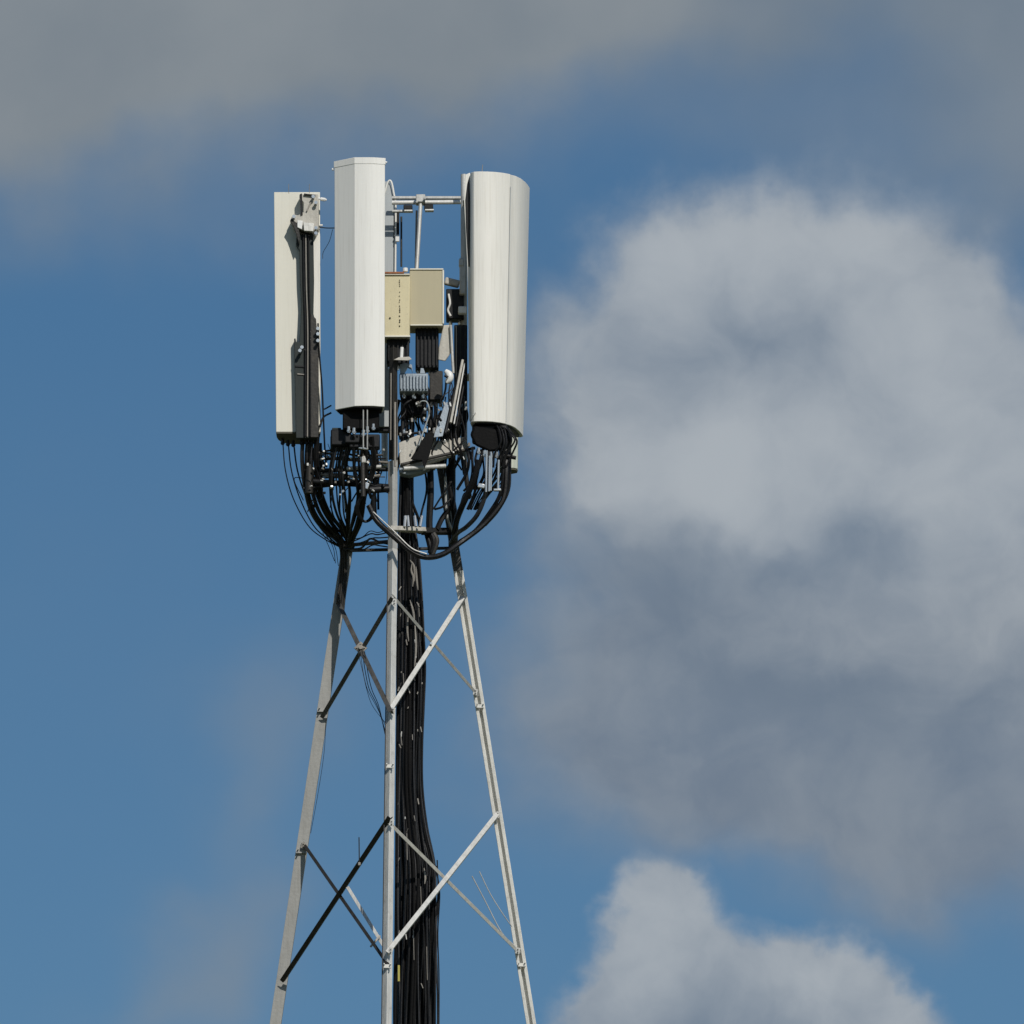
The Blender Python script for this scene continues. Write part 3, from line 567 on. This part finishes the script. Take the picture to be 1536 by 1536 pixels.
# ------------------------------------------------------------------ cables
def harness(name, loc, label, cat='cables'): return thing(name, loc, label, cat)
def cable(root, pts, rpx, mt=None, name='cable', jit=0.0, n=8):
    pts = [(p[0] + rng.uniform(-jit, jit), p[1] + rng.uniform(-jit, jit), p[2]) for p in pts]
    m = MB(); m.tube([W(*p) for p in pts], rpx * PX, n, 6); return m.build(name, mt or RUBBER, root)
hl = harness('cable_harness', W(520, 820, .2), 'black cables drooping in a long curve from the cream left antenna to the left leg')
for k, (x, r_) in enumerate(((424, .9), (432, 1.0), (440, 1.2))):
    cable(hl, [(x, 660, y1 + .13), (x + 4 + k, 705, -.3), (x + 16 + k * 2, 748, -.2), (x + 38, 788, .1), (x + 62 - k * 3, 808, .15), (512, 822, .2)], r_)
for k in range(9):
    x = 453 + k * 3.2; xe = 506 + k * 2.2
    cable(hl, [(x, 655, y1 + .01), (x - 1, 690, -.40), (x + 3, 730, -.3), (x + 12 + k * .5, 765, -.15), (x + 28 + k * .6, 790, .1), (xe, 812, .18), (xe + 6, 822, .2)], rng.choice((1.6, 2.1, 2.5)), rng.choice((RUBBER, RUBBER, SHEATH)), jit=1.2)
for k in range(4):
    cable(hl, [(500 + k * 6, 800 + k, .15), (511 + k * 3, 826, .2), (510 + k * 3, 870, .24), (506 + k * 3, 905 + k * 4, .24)], 1.7, DARKB, jit=.8)
for k in range(3): cable(hl, [(484 + k * 5, 798 + k * 4, .1), (494 + k * 5, 822, .1), (501 + k * 3, 842 + k * 3, .15)], .5, jit=1)
hm = harness('cable_harness', W(545, 800, -.3), 'tangle of black cables hanging below the middle antenna')
for k in range(8):
    x = 496 + k * 3.5
    cable(hm, [(x + 8, 665, -.55), (x, 700, -.5), (x - 1 + k, 735, -.4), (x + 5, 770, -.2), (518 + k, 800, .05), (522 + k, 820, .18)], rng.choice((1.2, 1.6, 2.0)), rng.choice((RUBBER, SHEATH, RUBBER)), jit=2)
for k in range(6):
    x = 530 + k * 6
    cable(hm, [(x, 655, -.7), (x + 3, 700, -.6), (538 + k * 2, 745, -.5), (530 + k * 2, 780, -.3), (522 + k * 2, 808, 0), (524, 824, .2)], rng.choice((1.8, 2.4, 2.8)), jit=2)
for k in range(3):   # loop under the clamp
    cable(hm, [(548, 735, -.58), (541 - k, 750, -.58), (537 - k * 2, 765, -.55), (546, 782, -.5), (557 + k, 775, -.5), (559 + k, 752, -.52), (553, 738, -.55)], 2.0)
for k in range(5):   # rising back to the front leg
    cable(hm, [(520, 812 + k * 3, .1), (540, 808 + k * 4, -.1), (556, 796 + k * 5, -.25), (568, 800 + k * 4, -.35), (590, 790 + k * 8, -.38)], rng.choice((.7, 1.0, 1.6)), jit=3)
for k in range(14):
    x = rng.uniform(455, 575); y_ = rng.uniform(665, 700); d = rng.uniform(-.5, 0)
    cable(hm, [(x, y_, d), (x + rng.uniform(-10, 10), y_ + rng.uniform(8, 25), d - .05), (x + rng.uniform(-15, 15), y_ + rng.uniform(20, 50), d), (x + rng.uniform(-8, 8), y_ + rng.uniform(40, 60), d + .05)], rng.choice((.5, .7, .9)), rng.choice((RUBBER, SHEATH, RUBBER)))
for k in range(16):
    q = W(rng.uniform(462, 578), rng.uniform(672, 742), rng.uniform(-.6, -.1)); m = MB(); m.rbox(q, (rng.uniform(.015, .04), .02, rng.uniform(.01, .03)), rng.uniform(0, 3), 0, rng.uniform(-.6, .6)); m.build('clip_glint', rng.choice((CHROME, GALV, BLACKP, TARN)), hm, bevel=.003)
for k in range(18):
    x = rng.uniform(462, 578); d = rng.uniform(-.5, -.15)
    cable(hm, [(x, rng.uniform(660, 690), d), (x + rng.uniform(-6, 6), 705, d), (x + rng.uniform(-8, 8), 728, d + .05), (x + rng.uniform(-14, 10), rng.uniform(742, 775), d + .1)], rng.choice((.8, 1.2, 1.7)), rng.choice((RUBBER, SOOT, SHEATH)), jit=1)
for k in range(8):
    y_ = rng.uniform(672, 736)
    cable(hm, [(rng.uniform(458, 480), y_, -.3), (505, y_ + rng.uniform(-5, 5), -.4), (535, y_ + rng.uniform(-5, 6), -.5), (rng.uniform(560, 582), y_ + rng.uniform(-4, 6), -.48)], rng.choice((.8, 1.2, 1.6)), rng.choice((RUBBER, DARKB, TARN)), jit=1)
for k in range(34):
    q = W(rng.uniform(460, 578), rng.uniform(668, 742), rng.uniform(-.66, -.4)); m = MB(); m.rbox(q, (rng.uniform(.008, .022), .014, rng.uniform(.006, .022)), rng.uniform(0, 3), 0, rng.uniform(-.8, .8)); m.build('clip_glint', rng.choice((WPLAS, GALV, BLACKP, TARN, GALVL, BLUEG)), hm, bevel=.002)  # small clips, the pale ones added as highlights in the tangle
hw = harness('cable_loop', W(640, 838, -.5), 'thick black cable sagging in a wide U across the front below the frame', 'cable')
cable(hw, [(553, 758, -.56), (566, 782, -.56), (592, 806, -.60), (618, 828, -.60), (640, 836, -.58), (665, 831, -.5), (693, 812, -.4), (722, 790, -.38), (745, 765, -.38), (757, 742, -.38), (760, 700, -.38), (759, 665, -.34)], 4.2, RUBBER)
cable(hw, [(560, 768, -.58), (590, 796, -.62), (617, 822, -.63), (640, 831, -.62)], 1.0, GALV, 'tie_wire')
hr = harness('cable_harness', W(700, 800, -.1), 'black cables curving from the base of the broad right antenna in to the right leg')
cable(hr, [(733, 678, -.42), (730, 720, -.42), (727, 745, -.4), (716, 772, -.35), (700, 790, -.25), (686, 800, -.05), (676, 815, .15)], 3.4, SHEATH)
cable(hr, [(752, 672, -.38), (755, 712, -.38), (750, 742, -.36), (735, 768, -.33), (712, 797, -.25), (690, 812, 0)], 3.0)
cable(hr, [(765, 660, -.3), (765, 700, -.3), (763, 735, -.3), (748, 765, -.3), (728, 788, -.2)], 2.0)
cable(hr, [(718, 690, -.4), (712, 715, -.38), (702, 740, -.33), (692, 762, -.25), (684, 785, -.1), (680, 820, .15)], 4.6)
cable(hr, [(697, 690, -.3), (700, 722, -.3), (704, 745, -.25), (698, 742, -.2), (690, 770, 0)], 3.6, DARKB)
for k in range(6):
    x = 742 + k * 4.5
    cable(hr, [(x - 3, 642, -.36), (x + 6, 640 + k * 2, -.42), (x + 10, 662, -.44), (x + 2, 682, -.42), (x - 4, 700, -.4)], 1.5, jit=2)
for k in range(8):
    x = 700 + k * 8
    cable(hr, [(x, 672, -.36), (x + rng.uniform(-4, 4), 690, -.4), (x + rng.uniform(-8, 4), 710 + rng.uniform(-4, 10), -.35), (x - 14, 735, -.3)], rng.choice((1.2, 1.8, 2.2)), jit=2)
for (x, ya, yb) in ((730, 676, 738), (737, 680, 736), (734.5, 684, 737), (748, 690, 736)):
    m = MB(); m.tube([W(x, ya, -.46), W(x - 1, yb, -.46)], .009, 8, 1); m.build('earthing_rod', CHROME, hr)
m = MB(); m.rbox(W(722, 729, -.46), (.055, .03, .035), 0, 0, .2); m.rbox(W(746, 735, -.46), (.06, .03, .02)); m.build('rod_clamp', CHROME, hr, bevel=.005)
m = MB(); m.tube([W(760, 684, -.4), W(774, 687, -.4)], .016, 8, 1); m.build('cable_end', RUBBER, hr)
hc = harness('cable_harness', W(645, 790, 0), 'upright black cables dropping through the gap between the front leg and the black post')
cable(hc, [(645, 690, -.1), (646, 740, -.1), (644, 790, -.1), (650, 812, -.1), (646, 830, -.1)], 5.0)
cable(hc, [(650, 800, -.1), (655, 812, -.1), (648, 833, -.1)], 4.0, DARKB); cable(hc, [(640, 800, -.08), (645, 820, -.1), (648, 834, -.1)], 4.0)
cable(hc, [(637, 700, -.1), (640, 735, 0), (632, 770, -.05), (627, 800, -.1)], 1.6); cable(hc, [(612, 720, -.15), (618, 752, -.15), (628, 780, -.1), (630, 800, 0)], 2.2)
cable(hc, [(676, 725, -.1), (662, 745, -.1), (650, 764, -.1)], 1.4); cable(hc, [(676, 748, -.1), (664, 760, -.12), (652, 764, -.1)], 1.8); cable(hc, [(676, 760, 0), (663, 778, 0), (655, 795, -.05)], 4.0)
cable(hc, [(672, 700, .05), (676, 740, .05), (682, 780, .1), (681, 820, .2)], 5.5); cable(hc, [(668, 715, -.05), (670, 770, 0), (680, 800, .1)], 1.8, GALV)
for k in range(8):
    x = rng.uniform(600, 690)
    cable(hc, [(x, rng.uniform(590, 640), -.2), (x + rng.uniform(-12, 12), 655, -.3), (x + rng.uniform(-12, 12), 680, -.3), (x + rng.uniform(-6, 6), 705, -.2)], rng.choice((1.0, 1.4, 2.0)))
hh = harness('cable_harness', W(640, 640, -.2), 'short black leads looping between the radio units and the deck plate')
for k in range(20):
    x = rng.uniform(600, 695); y_ = rng.uniform(545, 620)
    cable(hh, [(x, y_, -.2), (x + rng.uniform(-8, 8), y_ + 15, -.28), (x + rng.uniform(-14, 14), y_ + 32, -.3), (x + rng.uniform(-8, 8), y_ + rng.uniform(40, 62), -.22)], rng.choice((.8, 1.2, 1.8, 2.2)), rng.choice((RUBBER, RUBBER, SHEATH)))
for k in range(14):
    q = W(rng.uniform(602, 700), rng.uniform(600, 668), rng.uniform(-.36, -.25)); m = MB(); m.rbox(q, (rng.uniform(.012, .03), .02, rng.uniform(.012, .05)), rng.uniform(0, 3), 0, rng.uniform(-.6, .6)); m.build('clip_glint', rng.choice((CHROME, GALV, BLUEG, TARN)), hh, bevel=.003)
m = MB(); m.tube([W(626, 610, -.3), W(632, 602, -.32), (W(640, 603, -.32)), W(644, 614, -.32), W(642, 628, -.3)], .006, 6); m.build('wire_hoop', CHROME, hh)
for k in range(26):
    x = rng.uniform(598, 706); y_ = rng.uniform(585, 640); d = rng.uniform(-.25, .15)
    cable(hh, [(x, y_, d), (x + rng.uniform(-5, 5), y_ + 22, d), (x + rng.uniform(-9, 9), y_ + 45, d), (x + rng.uniform(-9, 9), min(716, y_ + 72), d + .05)], rng.choice((1.2, 1.8, 2.6, 3.2)), rng.choice((RUBBER, SOOT, SOOT, SHEATH)))
for k in range(26):
    q = W(rng.uniform(600, 712), rng.uniform(592, 690), rng.uniform(-.44, -.38)); m = MB(); m.rbox(q, (rng.uniform(.006, .02), .014, rng.uniform(.008, .034)), rng.uniform(0, 3), 0, rng.uniform(-.8, .8)); m.build('clip_glint', rng.choice((WPLAS, GALV, GALVL, BLUEG, TARN, BLACKP)), hh, bevel=.002)  # pale clips scattered here to put highlights into the centre
for k in range(10):
    x = 700 + rng.uniform(0, 66)
    cable(hr, [(x, 676, -.3), (x + rng.uniform(-4, 4), 692, -.34), (x + rng.uniform(-6, 4), 712, -.3), (lerp(x, 690, .35), 738, -.25), (lerp(x, 688, .6), 765, -.2)], rng.choice((1.0, 1.4, 2.0)), rng.choice((RUBBER, SOOT)), jit=1.5)
# main feeder bundle down the middle of the tower
fbun = thing('feeder_cable_bundle', W(620, 1560, -.1), 'thick vertical bundle of black feeder cables running down the tower behind the front leg', 'cable bundle')
L_edge = [(690, 600), (760, 597), (830, 596), (1000, 594), (1240, 592), (1536, 589), (1620, 589)]
R_edge = [(690, 622), (760, 620), (830, 630), (900, 635), (1000, 640), (1060, 638), (1160, 634), (1230, 641), (1300, 655), (1400, 656), (1536, 655), (1620, 656)]
def edge(E, y):
    for (a, xa), (b, xb) in zip(E, E[1:]):
        if a <= y <= b: return lerp(xa, xb, (y - a) / (b - a))
    return E[-1][1] if y > E[-1][0] else E[0][1]
ys = [690, 730, 780, 830, 880, 940, 1000, 1060, 1120, 1180, 1240, 1300, 1360, 1420, 1480, 1536, 1600]
NC = 30
for k in range(NC):
    t = (k + .5) / NC; ph = rng.uniform(0, 6); r_ = rng.choice((1.1, 1.5, 1.9, 2.5)); dd = (-.10, .0, .06)[k % 3]
    pts = []
    for y_ in ys:
        a, b = edge(L_edge, y_) + r_, edge(R_edge, y_) - r_
        tt = min(1, max(0, t + .05 * math.sin(y_ * .012 + ph) * (0 if k in (0, NC - 1) else 1)))
        pts.append((lerp(a, b, tt), y_, lerp(-.12, -.22, (y_ - 690) / 900) + dd + .02 * math.sin(y_ * .02 + ph * 2) + .10 * abs(t - .5)))
    cable(fbun, pts, r_, (SOOT, RUBBER, SOOT, SHEATH, RUBBER)[k % 5])
base = [W(*p) for p in ()]
m = MB(); rings = []
for y_ in ys:
    d = lerp(.02, -.06, (y_ - 690) / 900); a, b = edge(L_edge, y_) + 1.5, edge(R_edge, y_) - 2.5
    rings.append([W(a, y_, d), W(b, y_, d), W(b, y_, d + .05), W(a, y_, d + .05)])
m.loft(rings); m.build('bundle_backing', BLACKP, fbun)  # solid black backing that closes the gaps between the cables
for k in range(3):   # strays along the right
    cable(fbun, [(655, 1290 + k * 8, -.15), (657 + k, 1340, -.15), (653 + k * 2, 1400, -.15), (655 + k * 2, 1470, -.15), (657 + k, 1600, -.2)], 1.0, jit=1)
for k in range(34):
    y_ = rng.choice((rng.uniform(850, 1160), rng.uniform(1180, 1536), rng.uniform(940, 1130))); x = lerp(edge(L_edge, y_) + 4, edge(R_edge, y_) - 3, rng.random() ** 1.2)
    q = W(x, y_, lerp(-.12, -.22, (y_ - 690) / 900) - .12 - .012); m = MB(); m.rbox(q, (rng.uniform(.005, .011), .006, rng.uniform(.012, .05)), rng.uniform(-.6, .6), 0, rng.uniform(-.5, .5)); m.build('cable_tie', rng.choice((GALV, TARN, TARN, DARKB)), fbun, bevel=.001)
for pts in ([(618, 845), (617, 856), (620, 866), (619, 880)], [(624, 850), (625, 868), (627, 885)], [(628, 905), (629, 925)], [(605, 1010), (606, 1030)], [(601, 1100), (603, 1118)], [(631, 1330), (632, 1362)], [(620, 1395), (621, 1440)], [(640, 1420), (641, 1470)], [(610, 1250), (611, 1290)], [(615, 840), (621, 850), (622, 872)], [(615, 900), (620, 918), (622, 935)], [(612, 925), (611, 945), (613, 962)], [(622, 930), (624, 970), (622, 1000)], [(636, 1302), (638, 1316), (637, 1326)]):
    m = MB(); m.tube([W(x, y_, -.26 - (y_ - 800) / 900 * .11) for x, y_ in pts], .007, 6, 5, rad=lambda t: .4 + math.sin(math.pi * t) * .8); m.build('peeling_tape', TARN, fbun)
m = MB(); m.tube([W(598, 1448, -.40), W(598, 1472, -.40)], .009, 6, 1); m.build('yellow_tape', YTAPE, fbun)
# loose wires and small rods
lw = thing('loose_wires', W(560, 1060, -.3), 'thin loose black wires hanging from the upper left brace crossing to the front leg', 'wires')
for k in range(4):
    cable(lw, [(538 + k * 3, 978, -.28), (543 + k * 3, 1010, -.3), (549 + k * 3, 1035, -.35), (560 + k * 3, 1060, -.45), (578, 1085 + k * 6, -.65)], rng.choice((.4, .6)), name='wire', jit=1.5)
lv = thing('loose_wires', W(765, 1410, .4), 'two thin pale wires fanning up from the lower right brace beside the right leg', 'wires')
cable(lv, [(771, 1418, .5), (752, 1398, .45), (728, 1352, .4), (708, 1314, .35)], .8, GALV, 'wire'); cable(lv, [(768, 1390, .5), (755, 1372, .45), (735, 1340, .4), (719, 1307, .35)], .7, GALV, 'wire')
lx = thing('loose_wires', W(470, 1200, .5), 'single hair-thin wire running down beside the left leg', 'wires')
cable(lx, [(489, 1080, .4), (486, 1130, .4), (477, 1190, .45), (466, 1250, .5)], .35, name='wire')
rod = thing('lightning_rod', W(539, 1292, -.6), 'thin dark upright rod standing on the dark lower left brace', 'rod')
m = MB(); m.tube([W(539, 1296, -.74), W(538.5, 1256, -.74)], .0045, 6, 1, ); m.build('rod', DARKB, rod); m = MB(); m.rbox(W(539, 1296, -.74), (.02, .02, .025)); m.build('clamp', TARN, rod, bevel=.003)
lz = thing('link_cable', W(490, 341, -.3), 'thin cable linking the cream left antenna to the middle antenna near their tops', 'cable')
cable(lz, [(480, 341, -.46), (490, 342, -.55), (502, 342, -.64)], .8, name='wire'); cable(lz, [(499, 344, -.6), (494, 362, -.58), (485, 378, -.5), (484, 388, -.5)], .4, name='wire')
m = MB(); m.tube([W(479, 338, -.46), W(484, 338, -.46)], .008, 6, 1); m.build('clip', WPLAS, lz)
ld = thing('antenna_lead', W(485, 655, -.2), 'thin black lead clipped down the right edge of the cream left antenna', 'cable')
cable(ld, [(477, 485, -.56), (479, 530, -.55), (483, 580, -.52), (485, 625, -.5), (487, 668, -.45), (489, 700, -.35)], 1.3, name='wire')
cable(ld, [(480, 640, -.52), (485, 626, -.5), (497, 619, -.5)], 1.5, name='wire'); cable(ld, [(486, 614, -.5), (490, 612, -.5), (497, 608, -.5)], 1.2, name='wire')
